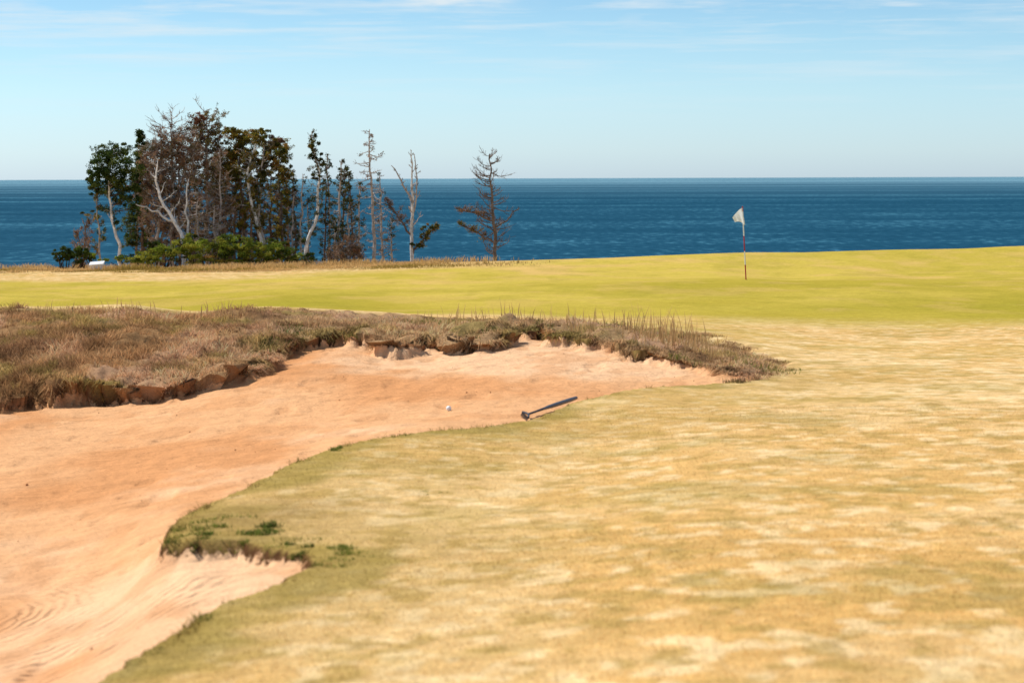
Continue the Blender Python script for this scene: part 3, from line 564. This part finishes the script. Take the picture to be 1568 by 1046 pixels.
# ------------------------------------------------------------- sea
sm,nt=newmat('sea_water');L=nt.links.new
o=N(nt,'ShaderNodeOutputMaterial');geo=N(nt,'ShaderNodeNewGeometry')
a1=noise(.40,3,.6,None,1,.25);a2=noise(.05,4,.65,None,.8,.35);a3=noise(.006,5,.65,None,.3,1.4);a4=noise(.0012,5,.7,None,.12,2.0)
sumn=M('ADD',M('ADD',M('MULTIPLY',a1,.55),M('MULTIPLY',a2,.24)),M('ADD',M('MULTIPLY',a3,.36),M('MULTIPLY',a4,.60)))
cr=N(nt,'ShaderNodeValToRGB');L(sumn,cr.inputs[0])
e=cr.color_ramp.elements;e[0].position=.66;e[0].color=(.0035,.040,.076,1);e[1].position=1.22;e[1].color=(.04,.16,.23,1)
m_=e.new(.92);m_.color=(.0065,.065,.114,1)
sy=N(nt,'ShaderNodeSeparateXYZ');L(geo.outputs['Position'],sy.inputs[0])
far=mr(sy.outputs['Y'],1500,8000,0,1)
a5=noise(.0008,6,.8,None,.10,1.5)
mf=N(nt,'ShaderNodeMix',data_type='RGBA');L(M('MULTIPLY',far,mr(a5,.38,.60,.1,1)),mf.inputs['Factor']);L(cr.outputs[0],mf.inputs['A']);mf.inputs['B'].default_value=(.19,.36,.44,1)  # distance haze and pale streaks blended into the sea colour
df=N(nt,'ShaderNodeBsdfDiffuse');L(mf.outputs['Result'],df.inputs[0]);gl=N(nt,'ShaderNodeBsdfGlossy');gl.inputs['Roughness'].default_value=.35;gl.inputs['Color'].default_value=(.7,.85,1,1)
mx=N(nt,'ShaderNodeMixShader');L(mr(sumn,.8,1.15,.03,.08),mx.inputs[0]);L(df.outputs[0],mx.inputs[1]);L(gl.outputs[0],mx.inputs[2]);L(mx.outputs[0],o.inputs[0])
v=np.array([[-60000,-3000,SEA],[60000,-3000,SEA],[60000,45000,SEA],[-60000,45000,SEA]],float)
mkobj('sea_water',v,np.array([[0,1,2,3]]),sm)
# ------------------------------------------------------------- light
sv=np.array([-.70,.36,.95]);sv/=np.linalg.norm(sv)
el=math.asin(sv[2]);rot=math.atan2(sv[0],sv[1])
sl=bpy.data.lights.new('sun','SUN');sl.energy=5.0;sl.angle=math.radians(.5);sl.color=(1,.965,.90);so=bpy.data.objects.new('sun',sl);bpy.context.collection.objects.link(so)
so.rotation_euler=Vector(sv).to_track_quat('Z','Y').to_euler()
w=bpy.data.worlds.new('World');bpy.context.scene.world=w;w.use_nodes=True;nt=w.node_tree;nt.nodes.clear();L=nt.links.new
o=N(nt,'ShaderNodeOutputWorld');bg=N(nt,'ShaderNodeBackground');bg.inputs[1].default_value=.10
sk=N(nt,'ShaderNodeTexSky',sky_type='NISHITA');sk.sun_disc=False;sk.sun_elevation=el;sk.sun_rotation=rot;sk.air_density=1.0;sk.dust_density=.3;sk.ozone_density=2.5
tc=N(nt,'ShaderNodeTexCoord')
sx=N(nt,'ShaderNodeSeparateXYZ');L(tc.outputs['Generated'],sx.inputs[0])
k_=.85
cr=N(nt,'ShaderNodeValToRGB');L(mr(sx.outputs['Z'],0,.3,0,1),cr.inputs[0]);e=cr.color_ramp.elements
def tc_(v): return tuple(q*k_/4 for q in v)+(1,)
e[0].position=0;e[0].color=tc_((1.10,1.46,2.20));e[1].position=1;e[1].color=tc_((.82,.92,1.05))
for ps,v in [(.035,(1.14,1.50,2.12)),(.117,(1.09,1.46,1.94)),(.19,(.97,1.34,1.74)),(.25,(.86,1.21,1.58)),(.5,(.8,1.0,1.2))]:
    q=e.new(ps);q.color=tc_(v)
sm4=mul(sk.outputs[0],cr.outputs[0]);vm=N(nt,'ShaderNodeMix',data_type='RGBA',blend_type='MULTIPLY');vm.inputs['Factor'].default_value=1;vm.clamp_result=False
L(sm4,vm.inputs['A']);vm.inputs['B'].default_value=(4,4,4,1)
def cloud(sc,ty,lo,hi,amt,z0,z1):
    mp=N(nt,'ShaderNodeMapping');mp.inputs['Scale'].default_value=sc;mp.inputs['Rotation'].default_value=(0,.02,0);mp.inputs['Location'].default_value=(ty,0,0);L(tc.outputs['Generated'],mp.inputs['Vector'])
    nz=N(nt,'ShaderNodeTexNoise');nz.inputs['Scale'].default_value=1;nz.inputs['Detail'].default_value=7;nz.inputs['Roughness'].default_value=.62;L(mp.outputs[0],nz.inputs['Vector'])
    return M('MULTIPLY',mr(nz.outputs['Fac'],lo,hi,0,amt),mr(sx.outputs['Z'],z0,z1,0,1))
r=M('ADD',cloud((9,9,170),0,.48,.74,.80,.02,.065),cloud((14,14,110),3.3,.50,.70,.6,.05,.072))
# one thicker wisp low over the water, left of centre
wx_=M('ABSOLUTE',M('ADD',sx.outputs['X'],.028),0);wz_=M('ABSOLUTE',M('ADD',sx.outputs['Z'],-.0745),0)
wisp=M('MULTIPLY',mr(wx_,.0,.045,1,0),mr(wz_,.0,.0065,1,0))
mpw=N(nt,'ShaderNodeMapping');mpw.inputs['Scale'].default_value=(60,60,300);L(tc.outputs['Generated'],mpw.inputs['Vector'])
nw=N(nt,'ShaderNodeTexNoise');nw.inputs['Scale'].default_value=1;nw.inputs['Detail'].default_value=5;L(mpw.outputs[0],nw.inputs['Vector'])
r=M('MINIMUM',M('ADD',r,M('MULTIPLY',wisp,mr(nw.outputs['Fac'],.3,.65,0,1.3))),.9)
mx=N(nt,'ShaderNodeMix',data_type='RGBA');L(r,mx.inputs['Factor']);L(vm.outputs['Result'],mx.inputs['A']);mx.inputs['B'].default_value=(7.6,8.5,9,1)
L(mx.outputs['Result'],bg.inputs[0]);L(bg.outputs[0],o.inputs[0])
# ------------------------------------------------------------- camera
cam=bpy.data.cameras.new('camera');co=bpy.data.objects.new('camera',cam);bpy.context.collection.objects.link(co)
co.matrix_world=Matrix.Rotation(ROLL,4,'Y')@Matrix.Rotation(math.pi/2,4,'X')
cam.lens=85;cam.sensor_width=36;cam.shift_y=-(523-HZ)/1568;cam.clip_start=.1;cam.clip_end=200000
cam.dof.use_dof=True;cam.dof.focus_distance=45;cam.dof.aperture_fstop=4
sc_=bpy.context.scene;sc_.camera=co;sc_.view_settings.view_transform='Standard';sc_.view_settings.look='None';sc_.view_settings.exposure=0
